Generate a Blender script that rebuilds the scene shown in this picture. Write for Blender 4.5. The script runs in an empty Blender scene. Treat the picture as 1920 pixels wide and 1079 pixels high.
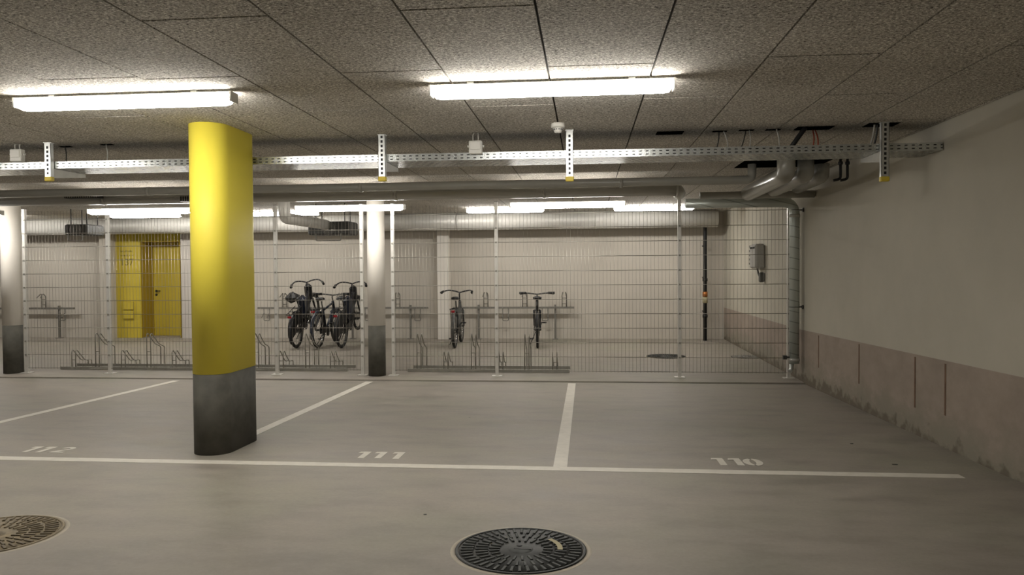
import bpy, math, random
from mathutils import Vector, Matrix
random.seed(7)
PI = math.pi
scene = bpy.context.scene
col = scene.collection

# ------------------------------------------------------------------ camera
F = 1419.77
CAM = Vector((0, 0, 1.486))
RT = Vector((0.99526031, 0.0970108, -0.0067691))
UP = Vector((0.004297, 0.02566898, 0.99966126))
FW = Vector((-0.09715169, 0.99495226, -0.02513046))
cd = bpy.data.cameras.new('camera')
cam = bpy.data.objects.new('camera', cd)
col.objects.link(cam)
cd.sensor_width = 36.0
cd.lens = F / 1920 * 36
cd.clip_start = 0.05
cam.matrix_world = Matrix(((RT.x, UP.x, -FW.x, CAM.x), (RT.y, UP.y, -FW.y, CAM.y),
                           (RT.z, UP.z, -FW.z, CAM.z), (0, 0, 0, 1)))
scene.camera = cam


def ray(x, y):
    return FW + RT * ((x - 960) / F) - UP * ((y - 539.5) / F)


def at(x, y, Y):                       # survey helper: photo measurement to a point at depth Y
    d = ray(x, y)
    return CAM + d * (Y / d.y)


ZC = 2.626            # ceiling
XR = 2.83             # right wall
YB = 15.95            # back wall
XL = -16.0
YF = -7.0
YK = 10.14            # small step in the floor under the fence


def zf(y):
    if y < 0:
        return 0.17
    if y <= YK:
        return -0.0212 * (y - 8)
    return -0.028 + (y - YK) * 0.028 / (YB - YK)


def onfloor(x, y):                     # where a sight line meets the floor
    d = ray(x, y)
    Y = 2.0
    while Y < YB:
        p = CAM + d * (Y / d.y)
        if p.z <= zf(Y):
            return p
        Y += 0.005
    return CAM + d * (YB / d.y)


# ------------------------------------------------------------------ materials
MT = {}


def nodes(name):
    m = bpy.data.materials.new(name)
    m.use_nodes = True
    nt = m.node_tree
    b = nt.nodes['Principled BSDF']
    MT[name] = m
    return m, nt, b


def N(nt, t, **kw):
    n = nt.nodes.new(t)
    for k, v in kw.items():
        setattr(n, k, v)
    return n


def math_(nt, op, a, b=None, c=None):
    n = N(nt, 'ShaderNodeMath', operation=op)
    for i, v in enumerate((a, b, c)):
        if v is None:
            continue
        if isinstance(v, (int, float)):
            n.inputs[i].default_value = v
        else:
            nt.links.new(v, n.inputs[i])
    return n.outputs[0]


def mixc(nt, f, a, b):
    n = N(nt, 'ShaderNodeMix', data_type='RGBA')
    for i, v in ((0, f), (6, a), (7, b)):
        if isinstance(v, (int, float)):
            n.inputs[i].default_value = v
        elif isinstance(v, tuple):
            n.inputs[i].default_value = (*v, 1)
        else:
            nt.links.new(v, n.inputs[i])
    return n.outputs[2]


def ramp(nt, src, stops):
    r = N(nt, 'ShaderNodeValToRGB')
    e = r.color_ramp.elements
    while len(e) < len(stops):
        e.new(0.5)
    for i, (p, c) in enumerate(stops):
        e[i].position = p
        e[i].color = (*c, 1) if isinstance(c, tuple) else (c, c, c, 1)
    nt.links.new(src, r.inputs[0])
    return r.outputs[0]


def noise(nt, vec, scale, detail=3, rough=0.55):
    n = N(nt, 'ShaderNodeTexNoise')
    n.inputs['Scale'].default_value = scale
    n.inputs['Detail'].default_value = detail
    n.inputs['Roughness'].default_value = rough
    nt.links.new(vec, n.inputs['Vector'])
    return n.outputs[0]


def coords(nt, kind='Object'):
    return N(nt, 'ShaderNodeTexCoord').outputs[kind]


def stretch(nt, vec, s):
    m = N(nt, 'ShaderNodeMapping')
    m.inputs['Scale'].default_value = s
    nt.links.new(vec, m.inputs['Vector'])
    return m.outputs[0]


def bump(nt, b, h, strength, dist=0.01):
    n = N(nt, 'ShaderNodeBump')
    n.inputs['Strength'].default_value = strength
    n.inputs['Distance'].default_value = dist
    nt.links.new(h, n.inputs['Height'])
    nt.links.new(n.outputs[0], b.inputs['Normal'])


def plain(name, c, rough=0.5, metal=0.0, var=0.12, scale=9.0, spec=0.4):
    m, nt, b = nodes(name)
    v = coords(nt)
    f = noise(nt, v, scale, 4)
    lo = tuple(x * (1 - var) for x in c)
    hi = tuple(min(1, x * (1 + var)) for x in c)
    nt.links.new(ramp(nt, f, [(0.3, lo), (0.7, hi)]), b.inputs['Base Color'])
    b.inputs['Roughness'].default_value = rough
    b.inputs['Metallic'].default_value = metal
    b.inputs['Specular IOR Level'].default_value = spec
    return m


def emis(name, c, s):
    m, nt, b = nodes(name)
    b.inputs['Base Color'].default_value = (*c, 1)
    b.inputs['Emission Color'].default_value = (*c, 1)
    b.inputs['Emission Strength'].default_value = s
    return m


# floor: trowelled concrete, blotchy
m, nt, b = nodes('floor_concrete')
v = coords(nt)
big = noise(nt, v, 0.55, 4, 0.55)
mid = noise(nt, stretch(nt, v, (1, 2.2, 1)), 1.9, 5, 0.6)
fine = noise(nt, v, 45, 3, 0.7)
c1 = ramp(nt, big, [(0.32, (0.262, 0.245, 0.196)), (0.5, (0.285, 0.254, 0.216)), (0.68, (0.272, 0.256, 0.203))])
c2 = ramp(nt, mid, [(0.33, 0.78), (0.50, 0.97), (0.66, 1.08)])
mm = N(nt, 'ShaderNodeMix', data_type='RGBA', blend_type='MULTIPLY')
mm.inputs[0].default_value = 1
nt.links.new(c1, mm.inputs[6]); nt.links.new(c2, mm.inputs[7])
c3 = ramp(nt, fine, [(0.25, 0.93), (0.75, 1.06)])
m2 = N(nt, 'ShaderNodeMix', data_type='RGBA', blend_type='MULTIPLY')
m2.inputs[0].default_value = 1
nt.links.new(mm.outputs[2], m2.inputs[6]); nt.links.new(c3, m2.inputs[7])
# a few dark specks
vo = N(nt, 'ShaderNodeTexVoronoi'); vo.inputs['Scale'].default_value = 1.7
nt.links.new(v, vo.inputs['Vector'])
sp = ramp(nt, vo.outputs['Distance'], [(0.010, 0.35), (0.022, 1.0)])
m3 = N(nt, 'ShaderNodeMix', data_type='RGBA', blend_type='MULTIPLY')
m3.inputs[0].default_value = 1
nt.links.new(m2.outputs[2], m3.inputs[6]); nt.links.new(sp, m3.inputs[7])
nt.links.new(m3.outputs[2], b.inputs['Base Color'])
nt.links.new(ramp(nt, mid, [(0.3, 0.50), (0.7, 0.66)]), b.inputs['Roughness'])
b.inputs['Specular IOR Level'].default_value = 0.35
bump(nt, b, fine, 0.08, 0.003)

# ceiling: wood wool acoustic boards
m, nt, b = nodes('wood_wool')
v = coords(nt)
n1 = noise(nt, stretch(nt, v, (1, 1.3, 1)), 62, 3, 0.8)
n2 = noise(nt, v, 1.1, 3, 0.5)
n3 = noise(nt, v, 170, 2, 0.7)
ad = math_(nt, 'ADD', math_(nt, 'MULTIPLY', n1, 0.7), math_(nt, 'MULTIPLY', n3, 0.3))
cc = ramp(nt, ad, [(0.385, (0.05, 0.043, 0.035)), (0.445, (0.40, 0.37, 0.322)), (0.53, (0.55, 0.515, 0.45)), (0.60, (1.0, 0.97, 0.9))])
tone = ramp(nt, n2, [(0.3, 0.88), (0.7, 1.1)])
mm = N(nt, 'ShaderNodeMix', data_type='RGBA', blend_type='MULTIPLY'); mm.inputs[0].default_value = 1
nt.links.new(cc, mm.inputs[6]); nt.links.new(tone, mm.inputs[7])
nt.links.new(mm.outputs[2], b.inputs['Base Color'])
b.inputs['Roughness'].default_value = 0.95
b.inputs['Specular IOR Level'].default_value = 0.1
bump(nt, b, ad, 0.5, 0.006)

# plaster with an unpainted concrete band low down
m, nt, b = nodes('wall_plaster_band')
v = coords(nt)
s = N(nt, 'ShaderNodeSeparateXYZ'); nt.links.new(v, s.inputs[0])
line = math_(nt, 'SUBTRACT', 0.698, math_(nt, 'MULTIPLY', math_(nt, 'SUBTRACT', math_(nt, 'MINIMUM', s.outputs[1], 10.3), 8.0), 0.0200))
isb = math_(nt, 'LESS_THAN', s.outputs[2], line)
nb = noise(nt, v, 1.6, 5, 0.6)
nd = noise(nt, stretch(nt, v, (1, 1, 1.6)), 3.0, 5, 0.65)
up = ramp(nt, nb, [(0.3, (0.415, 0.388, 0.318)), (0.7, (0.458, 0.428, 0.352))])
lowc = ramp(nt, nd, [(0.3, (0.262, 0.217, 0.178)), (0.7, (0.335, 0.277, 0.228))])
# dirt rising from the floor
h = math_(nt, 'ADD', s.outputs[2], math_(nt, 'MULTIPLY', math_(nt, 'SUBTRACT', nd, 0.5), 0.75))
dirt = ramp(nt, h, [(0.08, 1.0), (0.34, 0.0)])
lowc = mixc(nt, dirt, lowc, (0.24, 0.218, 0.172))
h2 = math_(nt, 'ADD', s.outputs[2], math_(nt, 'MULTIPLY', math_(nt, 'SUBTRACT', noise(nt, v, 7, 3), 0.5), 0.5))
lowc = mixc(nt, ramp(nt, h2, [(0.02, 0.7), (0.10, 0.0)]), lowc, (0.105, 0.082, 0.058))
nt.links.new(mixc(nt, isb, up, lowc), b.inputs['Base Color'])
b.inputs['Roughness'].default_value = 0.85
b.inputs['Specular IOR Level'].default_value = 0.2
bump(nt, b, noise(nt, v, 30, 3), 0.15, 0.004)

plain('wall_plaster', (0.50, 0.462, 0.398), 0.85, 0, 0.05, 1.5, 0.2)
plain('column_white', (0.72, 0.68, 0.61), 0.6, 0, 0.03, 3, 0.3)
plain('column_dark', (0.078, 0.074, 0.060), 0.75, 0, 0.22, 9, 0.3)
plain('yellow_paint', (0.74, 0.62, 0.065), 0.55, 0, 0.02, 3, 0.4)
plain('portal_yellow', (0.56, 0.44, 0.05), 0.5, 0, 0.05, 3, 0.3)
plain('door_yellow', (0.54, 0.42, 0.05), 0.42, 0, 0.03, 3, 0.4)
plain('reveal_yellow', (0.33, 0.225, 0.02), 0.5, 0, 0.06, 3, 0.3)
plain('faded_print', (0.27, 0.22, 0.03), 0.6, 0, 0.05, 3, 0.3)
plain('road_paint', (0.62, 0.585, 0.51), 0.6, 0, 0.07, 12, 0.3)
plain('galvanised', (0.56, 0.58, 0.55), 0.38, 0.75, 0.12, 14)
plain('fence_wire', (0.33, 0.31, 0.27), 0.30, 0.85, 0.06, 14)
plain('fence_post_zinc', (0.62, 0.60, 0.55), 0.45, 0.45, 0.06, 14)
plain('duct_metal', (0.47, 0.46, 0.42), 0.30, 0.30, 0.04, 3)
plain('duct_pale', (0.60, 0.585, 0.54), 0.45, 0.2, 0.04, 3)
plain('pipe_plastic', (0.34, 0.33, 0.29), 0.27, 0.0, 0.04, 4)
plain('rack_metal', (0.33, 0.32, 0.28), 0.42, 0.65, 0.10, 12)
plain('wall_rack_metal', (0.20, 0.19, 0.165), 0.5, 0.4, 0.1, 12)
plain('black', (0.012, 0.012, 0.012), 0.55, 0, 0.2, 20)
plain('black_paint', (0.018, 0.018, 0.02), 0.3, 0, 0.2, 20)
plain('rubber', (0.016, 0.016, 0.015), 0.7, 0, 0.2, 20)
plain('dark_blue', (0.015, 0.02, 0.035), 0.35, 0, 0.2, 20)
plain('red_lens', (0.35, 0.01, 0.02), 0.3, 0, 0.1, 20)
plain('chrome', (0.55, 0.55, 0.55), 0.2, 0.95, 0.05, 20)
plain('brass', (0.45, 0.17, 0.05), 0.35, 0.7, 0.1, 20)
plain('white_plastic', (0.66, 0.64, 0.58), 0.5, 0, 0.03, 8)
plain('grey_plastic', (0.30, 0.29, 0.26), 0.5, 0, 0.05, 8)
plain('dark_steel', (0.07, 0.07, 0.065), 0.5, 0.3, 0.2, 8)
plain('cap_yellow', (0.62, 0.47, 0.05), 0.5, 0, 0.1, 8)
plain('red_cable', (0.33, 0.06, 0.03), 0.5, 0, 0.1, 8)
plain('cable_grey', (0.42, 0.40, 0.35), 0.5, 0, 0.1, 8)
plain('concrete_ring', (0.40, 0.355, 0.285), 0.8, 0, 0.1, 10)
plain('cast_iron', (0.030, 0.031, 0.028), 0.5, 0.35, 0.35, 25)
plain('rusty_iron', (0.205, 0.165, 0.10), 0.6, 0.2, 0.35, 18)
plain('rusty_iron_ribs', (0.135, 0.105, 0.062), 0.6, 0.2, 0.4, 22)
plain('iron_ribs', (0.050, 0.053, 0.048), 0.6, 0.2, 0.3, 25)
plain('joint_dark', (0.05, 0.045, 0.035), 0.9, 0, 0.2, 10)
plain('slab_dark', (0.035, 0.032, 0.026), 0.9, 0, 0.2, 10)
plain('rust_stain', (0.15, 0.09, 0.055), 0.9, 0, 0.25, 10)
plain('pale_paint', (0.53, 0.49, 0.44), 0.7, 0, 0.04, 3)
plain('label_cream', (0.36, 0.32, 0.19), 0.7, 0, 0.1, 10)
plain('housing', (0.55, 0.55, 0.52), 0.5, 0.0, 0.04, 8)
emis('lamp_near', (1.0, 0.965, 0.91), 58.0)
emis('lamp_added', (1.0, 0.965, 0.91), 30.0)
emis('lamp_far', (1.0, 0.962, 0.91), 48.0)
emis('lamp_back', (1.0, 0.962, 0.91), 68.0)
plain('void_black', (0.004, 0.004, 0.003), 1.0, 0, 0.1, 9, 0.0)


def perforated(name, px, duty, rows, halfh, axis_v=2, stagger=False, base=(0.60, 0.62, 0.60)):
    """Galvanised sheet with punched slots drawn in the surface (pattern in object space)."""
    m, nt, b = nodes(name)
    v = coords(nt)
    s = N(nt, 'ShaderNodeSeparateXYZ'); nt.links.new(v, s.inputs[0])
    h = s.outputs[axis_v]
    tot = None
    for i, r in enumerate(rows):
        off = 0.5 * px if (stagger and i % 2) else 0.0
        fx = math_(nt, 'FRACT', math_(nt, 'DIVIDE', math_(nt, 'ADD', s.outputs[0], 100 + off), px))
        inx = math_(nt, 'LESS_THAN', fx, duty)
        inh = math_(nt, 'LESS_THAN', math_(nt, 'ABSOLUTE', math_(nt, 'SUBTRACT', h, r)), halfh)
        k = math_(nt, 'MULTIPLY', inx, inh)
        tot = k if tot is None else math_(nt, 'MAXIMUM', tot, k)
    nt.links.new(mixc(nt, tot, base, (0.02, 0.02, 0.018)), b.inputs['Base Color'])
    nt.links.new(ramp(nt, noise(nt, v, 20, 3), [(0.3, 0.20), (0.7, 0.30)]), b.inputs['Roughness'])
    nt.links.new(math_(nt, 'MULTIPLY', math_(nt, 'SUBTRACT', 1.0, tot), 0.75), b.inputs['Metallic'])
    return m


# ------------------------------------------------------------------ mesh building
class MB:
    def __init__(self):
        self.v, self.f, self.sm = [], [], []

    def add(self, vs, fs, smooth=False):
        o = len(self.v)
        self.v += [Vector(p) for p in vs]
        self.f += [tuple(i + o for i in f) for f in fs]
        self.sm += [smooth] * len(fs)
        return self

    def box(self, x0, x1, y0, y1, z0, z1):
        vs = [(x, y, z) for z in (z0, z1) for y in (y0, y1) for x in (x0, x1)]
        return self.add(vs, [(0, 2, 3, 1), (4, 5, 7, 6), (0, 1, 5, 4), (2, 6, 7, 3), (0, 4, 6, 2), (1, 3, 7, 5)])

    def cbox(self, c, s):
        return self.box(c[0] - s[0] / 2, c[0] + s[0] / 2, c[1] - s[1] / 2, c[1] + s[1] / 2, c[2] - s[2] / 2, c[2] + s[2] / 2)

    def bbox(self, x0, x1, y0, y1, z0, z1, r=0.006):
        """box with chamfered edges"""
        prof = [(x0 + r, y0), (x1 - r, y0), (x1, y0 + r), (x1, y1 - r), (x1 - r, y1), (x0 + r, y1), (x0, y1 - r), (x0, y0 + r)]
        cx, cy = (x0 + x1) / 2, (y0 + y1) / 2
        rings = []
        for z, k in ((z0, 1), (z0 + r, 0), (z1 - r, 0), (z1, 1)):
            ring = []
            for (x, y) in prof:
                if k:
                    x += r if x < cx else -r
                    y += r if y < cy else -r
                ring.append((x, y, z))
            rings.append(ring)
        vs = sum(rings, [])
        fs = [tuple(reversed(range(8))), tuple(range(24, 32))]
        for k in range(3):
            for i in range(8):
                j = (i + 1) % 8
                fs.append((k * 8 + i, k * 8 + j, k * 8 + 8 + j, k * 8 + 8 + i))
        return self.add(vs, fs)

    def tube(self, pts, r, n=8, closed=False, caps=True, smooth=True):
        pts = [Vector(p) for p in pts]
        k = len(pts)
        rs = r if isinstance(r, (list, tuple)) else [r] * k
        T = []
        for i in range(k):
            a = pts[(i - 1) % k] if (closed or i > 0) else pts[i]
            c = pts[(i + 1) % k] if (closed or i < k - 1) else pts[i]
            T.append((c - a).normalized())
        t = T[0]
        u = t.orthogonal().normalized() if abs(t.z) > 0.9 else t.cross(Vector((0, 0, 1))).normalized()
        vs, fs = [], []
        for i in range(k):
            t = T[i]
            u = (u - t * u.dot(t)).normalized()
            w = t.cross(u)
            for j in range(n):
                a = 2 * PI * j / n
                vs.append(pts[i] + (u * math.cos(a) + w * math.sin(a)) * rs[i])
        m = k if closed else k - 1
        for i in range(m):
            i2 = (i + 1) % k
            for j in range(n):
                j2 = (j + 1) % n
                fs.append((i * n + j, i * n + j2, i2 * n + j2, i2 * n + j))
        if caps and not closed:
            o = len(self.v)
            self.add(vs, fs, smooth)
            self.f += [tuple(o + j for j in reversed(range(n))), tuple(o + (k - 1) * n + j for j in range(n))]
            self.sm += [False, False]
            return self
        return self.add(vs, fs, smooth)

    def prism(self, prof, z0, z1, smooth=False):
        n = len(prof)
        vs = [(x, y, z0) for x, y in prof] + [(x, y, z1) for x, y in prof]
        o = len(self.v)
        self.add(vs, [(i, (i + 1) % n, n + (i + 1) % n, n + i) for i in range(n)], smooth)
        self.f += [tuple(o + i for i in reversed(range(n))), tuple(o + n + i for i in range(n))]
        self.sm += [False, False]
        return self

    def lathe(self, prof, c, n=32, axis='z', smooth=True):
        """prof: (radius, height) pairs; closed with caps when radius is 0"""
        vs, fs = [], []
        for (r, h) in prof:
            for j in range(n):
                a = 2 * PI * j / n
                if axis == 'z':
                    vs.append((c[0] + r * math.cos(a), c[1] + r * math.sin(a), c[2] + h))
                elif axis == 'x':
                    vs.append((c[0] + h, c[1] + r * math.cos(a), c[2] + r * math.sin(a)))
                else:
                    vs.append((c[0] + r * math.cos(a), c[1] + h, c[2] + r * math.sin(a)))
        for i in range(len(prof) - 1):
            for j in range(n):
                j2 = (j + 1) % n
                fs.append((i * n + j, i * n + j2, (i + 1) * n + j2, (i + 1) * n + j))
        return self.add(vs, fs, smooth)

    def torus(self, c, R, r, n=40, m=8, axis='x'):
        pts = []
        for i in range(n):
            a = 2 * PI * i / n
            if axis == 'x':
                pts.append((c[0], c[1] + R * math.cos(a), c[2] + R * math.sin(a)))
            else:
                pts.append((c[0] + R * math.cos(a), c[1] + R * math.sin(a), c[2]))
        return self.tube(pts, r, m, closed=True)


def mesh_obj(name, mb, mat, off=Vector((0, 0, 0))):
    me = bpy.data.meshes.new(name)
    me.from_pydata([p - off for p in mb.v], [], mb.f)
    me.polygons.foreach_set('use_smooth', mb.sm)
    me.update()
    import bmesh
    bm = bmesh.new(); bm.from_mesh(me)
    bmesh.ops.recalc_face_normals(bm, faces=bm.faces)
    bm.to_mesh(me); bm.free()
    me.materials.append(MT[mat])
    o = bpy.data.objects.new(name, me)
    col.objects.link(o)
    return o


def tag(o, label, cat, group=None, kind=None):
    o['label'] = label
    o['category'] = cat
    if group:
        o['group'] = group
    if kind:
        o['kind'] = kind
    return o


def thing(name, loc, label, cat, group=None):
    o = bpy.data.objects.new(name, None)
    o.empty_display_size = 0.1
    col.objects.link(o)
    o.location = loc
    tag(o, label, cat, group)
    o['_w'] = list(loc)
    return o


def part(name, mb, mat, parent, label=None):
    """mesh given in world coordinates (root not rotated) -> child"""
    w = Vector(parent.get('_w', (0, 0, 0)))
    o = mesh_obj(name, mb, mat, w)
    o.parent = parent
    o['_w'] = list(w)
    if label:
        o['label'] = label
    return o


def single(name, mb, mat, label, cat, group=None):
    lo = Vector((min(p[i] for p in mb.v) for i in range(3)))
    hi = Vector((max(p[i] for p in mb.v) for i in range(3)))
    c = (lo + hi) / 2
    c.z = lo.z
    o = mesh_obj(name, mb, mat, c)
    o.location = c
    return tag(o, label, cat, group)


def struct(name, mb, mat, parent=None):
    o = mesh_obj(name, mb, mat)
    if parent:
        o.parent = parent
    else:
        o['kind'] = 'structure'
    return o


def arc(c, r, a0, a1, n, plane='yz'):
    out = []
    for i in range(n + 1):
        a = a0 + (a1 - a0) * i / n
        p, q = r * math.cos(a), r * math.sin(a)
        if plane == 'yz':
            out.append(Vector((c[0], c[1] + p, c[2] + q)))
        elif plane == 'xz':
            out.append(Vector((c[0] + p, c[1], c[2] + q)))
        else:
            out.append(Vector((c[0] + p, c[1] + q, c[2])))
    return out


def rounded(pts, r, n=6):
    """polyline with rounded corners"""
    pts = [Vector(p) for p in pts]
    out = [pts[0]]
    for i in range(1, len(pts) - 1):
        a, b_, c = pts[i - 1], pts[i], pts[i + 1]
        d1 = (a - b_).normalized(); d2 = (c - b_).normalized()
        rr = min(r, (a - b_).length * 0.45, (c - b_).length * 0.45)
        p0, p2 = b_ + d1 * rr, b_ + d2 * rr
        for k in range(n + 1):
            t = k / n
            out.append(p0 * (1 - t) ** 2 + b_ * 2 * t * (1 - t) + p2 * t ** 2)
    out.append(pts[-1])
    return out


# ------------------------------------------------------------------ room shell
st = [YF, 0.0, YK, YK + 0.004, YB]
zs = [0.17, 0.17, zf(YK), -0.028, 0.0]
mb = MB()
xs = [XL, -8, 0, XR]
vs = [(x, y, z) for y, z in zip(st, zs) for x in xs]
fs = [(i * 4 + j, i * 4 + j + 1, i * 4 + j + 5, i * 4 + j + 4) for i in range(4) for j in range(3)]
mb.add(vs, fs)
mb.add([(XL, YF, -0.3), (XR, YF, -0.3), (XR, 17, -0.3), (XL, 17, -0.3)], [(0, 1, 2, 3)])
fl = struct('floor', mb, 'floor_concrete')
# shadow joint along the small step
mb = MB()
mb.box(XL, XR, YK - 0.012, YK + 0.001, zf(YK) - 0.02, zf(YK) + 0.0015)
struct('trim_1', mb, 'joint_dark')

# ceiling boards, 0.6 m strips along Y, staggered 2 m joints
mb = MB()
X0 = -0.2126
joint = {-5: 4.24, -4: 4.3, -3: 3.3, -2: 4.3, -1: 3.3, 0: 4.31, 1: 5.2, 2: 4.26, 3: 5.25, 4: 4.2}
k = -27
g = 0.0062
gy = 0.008
while X0 + 0.6 * k < XR:
    xa, xb = max(XL, X0 + .6 * k) + g, min(XR, X0 + .6 * (k + 1)) - g
    j0 = joint.get(k, 3.3 + (k % 2))
    y = j0 - 2 * math.ceil((j0 - YF) / 2)
    while y < YB and xb > xa:
        ya, yb = max(YF, y) + gy, min(YB, y + 2) - gy
        if yb > ya:
            mb.box(xa, xb, ya, yb, ZC, ZC + 0.03)
        y += 2
    k += 1
ce = struct('ceiling', mb, 'wood_wool')
mb = MB(); mb.box(XL, XR, YF, YB, ZC + 0.018, ZC + 0.25)
struct('ceiling_slab', mb, 'slab_dark', ce)

mb = MB(); mb.box(XR, XR + 0.2, YF, YB + 0.2, -0.3, ZC + 0.25)
struct('wall_right', mb, 'wall_plaster_band')
mb = MB(); mb.box(XL - 0.2, XL, YF, YB + 0.2, -0.3, ZC + 0.25)
struct('wall_left', mb, 'wall_plaster')
mb = MB(); mb.box(XL, XR, YF - 0.2, YF, -0.3, ZC + 0.25)
struct('wall_front', mb, 'wall_plaster')

# back wall with the door recess
pA = at(265, 500, YB).x; pB = at(339, 500, YB).x; ptop = at(300, 453, YB).z
mb = MB()
mb.box(XL, pA, YB, YB + 0.2, -0.3, ZC + 0.25)
mb.box(pB, XR, YB, YB + 0.2, -0.3, ZC + 0.25)
mb.box(pA, pB, YB, YB + 0.2, ptop, ZC + 0.25)
struct('wall_back', mb, 'wall_plaster')

# dark vertical seams in the unpainted band of the right wall
def seam(px, y0, y1, n):
    d = ray(px, y0); t = XR / d.x; p = CAM + d * t
    d2 = ray(px, y1); q = CAM + d2 * (XR / d2.x)
    m_ = MB(); m_.box(XR - 0.003, XR + 0.01, p.y - 0.012, p.y + 0.012, q.z, p.z - 0.004)
    struct('trim_%d' % n, m_, 'rust_stain')
seam(1535, 629, 690, 2); seam(1611, 645, 720, 3); seam(1716, 669, 765, 4); seam(1773, 682, 780, 5)

# ------------------------------------------------------------------ yellow doorway
xa = at(218, 500, YB).x; xb = at(339, 500, YB).x
zt = at(300, 428, YB).z
mb = MB()
mb.box(xa, pA, YB - 0.03, YB - 0.001, 0.0, zt)
mb.box(pA, xb, YB - 0.03, YB - 0.001, ptop, zt)
port = thing('door_surround', (xa, YB, 0), 'flat yellow painted surround of the doorway in the back wall, left of the round yellow column', 'surround')
part('surround_panel', mb, 'portal_yellow', port)
mb = MB()
mb.box(pA - 0.001, pA + 0.012, YB - 0.03, YB + 0.50, 0.0, ptop)
mb.box(pA, pB, YB - 0.03, YB + 0.50, ptop - 0.012, ptop + 0.001)
mb.box(pB - 0.012, pB + 0.001, YB - 0.03, YB + 0.50, 0.0, ptop)
reveal_mb = mb
mb = MB()
a = at(232, 571, YB - 0.03); bq = at(252, 590, YB - 0.03)
for q in ((a.x, bq.x, a.z - 0.12, a.z + 0.06), (a.x, bq.x, a.z - 0.32, a.z - 0.14)):
    mb.bbox(q[0], q[1], YB - 0.075, YB - 0.03, q[2], q[3], 0.008)
part('letter_box', mb, 'portal_yellow', port)


def text_mesh(s, size, name, mat, parent, loc, rot, bold=0.0):
    cu = bpy.data.curves.new(name, 'FONT'); cu.body = s; cu.size = size; cu.extrude = 0.001; cu.offset = bold
    tmp = bpy.data.objects.new(name + '_tmp', cu); col.objects.link(tmp)
    bpy.context.view_layer.update()
    dg = bpy.context.evaluated_depsgraph_get()
    me = bpy.data.meshes.new_from_object(tmp.evaluated_get(dg))
    bpy.data.objects.remove(tmp)
    me.transform(Matrix.Translation(Vector(loc)) @ rot)
    mbb = MB(); mbb.v = [v_.co.copy() for v_ in me.vertices]; mbb.f = [tuple(p.vertices) for p in me.polygons]
    mbb.sm = [False] * len(mbb.f)
    return mbb


tp = at(225, 498, YB - 0.034)
mbt = text_mesh('137', 0.215, 'house_number', 'faded_print', port, (tp.x, YB - 0.033, tp.z), Matrix.Rotation(PI / 2, 4, 'X'), 0.002)
part('house_number', mbt, 'faded_print', port, 'faded number 137 printed on yellow')
# two short rows of small worn lettering, unreadable in the photo
mb = MB()
rnd = random.Random(3)
for row, (py, wtot) in enumerate(((473, 0.27), (481, 0.32))):
    p0 = at(226, py, YB - 0.034)
    x = p0.x
    while x < p0.x + wtot:
        w = rnd.choice((0.012, 0.018, 0.022))
        hh = rnd.choice((0.03, 0.03, 0.045))
        mb.box(x, x + 0.006, YB - 0.034, YB - 0.030, p0.z, p0.z + hh)
        mb.box(x, x + w, YB - 0.034, YB - 0.030, p0.z + (0.024 if rnd.random() < .5 else 0), p0.z + (0.030 if rnd.random() < .5 else 0.006))
        x += w + 0.012
part('faded_lettering', mb, 'faded_print', port, 'two faded rows of small worn lettering')

# door leaf, recessed
yd = YB + 0.42
dxa = at(288, 500, yd).x
mb = MB(); mb.bbox(pA + 0.012, pB - 0.012, yd, yd + 0.05, 0.012, ptop - 0.012, 0.004)
dr = mesh_obj('door_1', mb, 'door_yellow'); dr['kind'] = 'structure'
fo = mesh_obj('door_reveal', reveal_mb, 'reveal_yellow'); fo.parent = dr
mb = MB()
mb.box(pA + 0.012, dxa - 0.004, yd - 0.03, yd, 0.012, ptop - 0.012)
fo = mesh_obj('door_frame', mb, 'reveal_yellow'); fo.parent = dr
hp = at(291, 546, yd)
mb = MB()
mb.lathe([(0, -0.012), (0.028, -0.012), (0.028, 0), (0, 0)], (hp.x + 0.03, yd, hp.z), 16, 'y')
mb.tube(rounded([(hp.x + 0.03, yd, hp.z), (hp.x + 0.03, yd - 0.05, hp.z), (hp.x + 0.15, yd - 0.05, hp.z)], 0.02), 0.011, 8)
mb.lathe([(0, -0.012), (0.028, -0.012), (0.028, 0), (0, 0)], (hp.x + 0.03, yd, hp.z - 0.085), 16, 'y')
ho = mesh_obj('door_handle', mb, 'black'); ho.parent = dr
mb = MB(); mb.box(pA, pB, YB, yd + 0.2, -0.02, 0.012)
struct('door_sill', mb, 'floor_concrete', dr)
mb = MB(); mb.box(pA - .1, pB + .1, yd + 0.052, yd + 0.1, -0.02, 2.4)
struct('door_backing', mb, 'slab_dark', dr)

# pilasters against the back wall
def pilaster(x0, x1, dep, ztop, mat, n, col_label):
    m_ = MB(); m_.box(at(x0, 500, YB - dep).x, at(x1, 500, YB - dep).x, YB - dep, YB - 0.001, -0.01, ztop)
    o = struct('trim_%d' % n, m_, mat); return o
pilaster(199, 204.5, 0.27, ZC, 'wall_plaster', 6, '')
pilaster(339, 357, 0.10, at(348, 433, YB).z, 'pale_paint', 7, '')
pilaster(820, 841, 0.22, at(830, 428, YB).z, 'column_white', 8, '')
pilaster(186, 199, 0.27, ZC, 'wall_plaster', 9, '')
o = MB(); q = onfloor(834, 640)

# ------------------------------------------------------------------ columns
def stadium(x0, x1, y0, y1, n=14):
    r = (x1 - x0) / 2; cx = (x0 + x1) / 2
    pts = []
    for i in range(n + 1):
        a = PI + PI * i / n
        pts.append((cx + r * math.cos(a), y0 + r + r * math.sin(a)))
    for i in range(n + 1):
        a = PI * i / n
        pts.append((cx + r * math.cos(a), y1 - r + r * math.sin(a)))
    return pts


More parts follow.
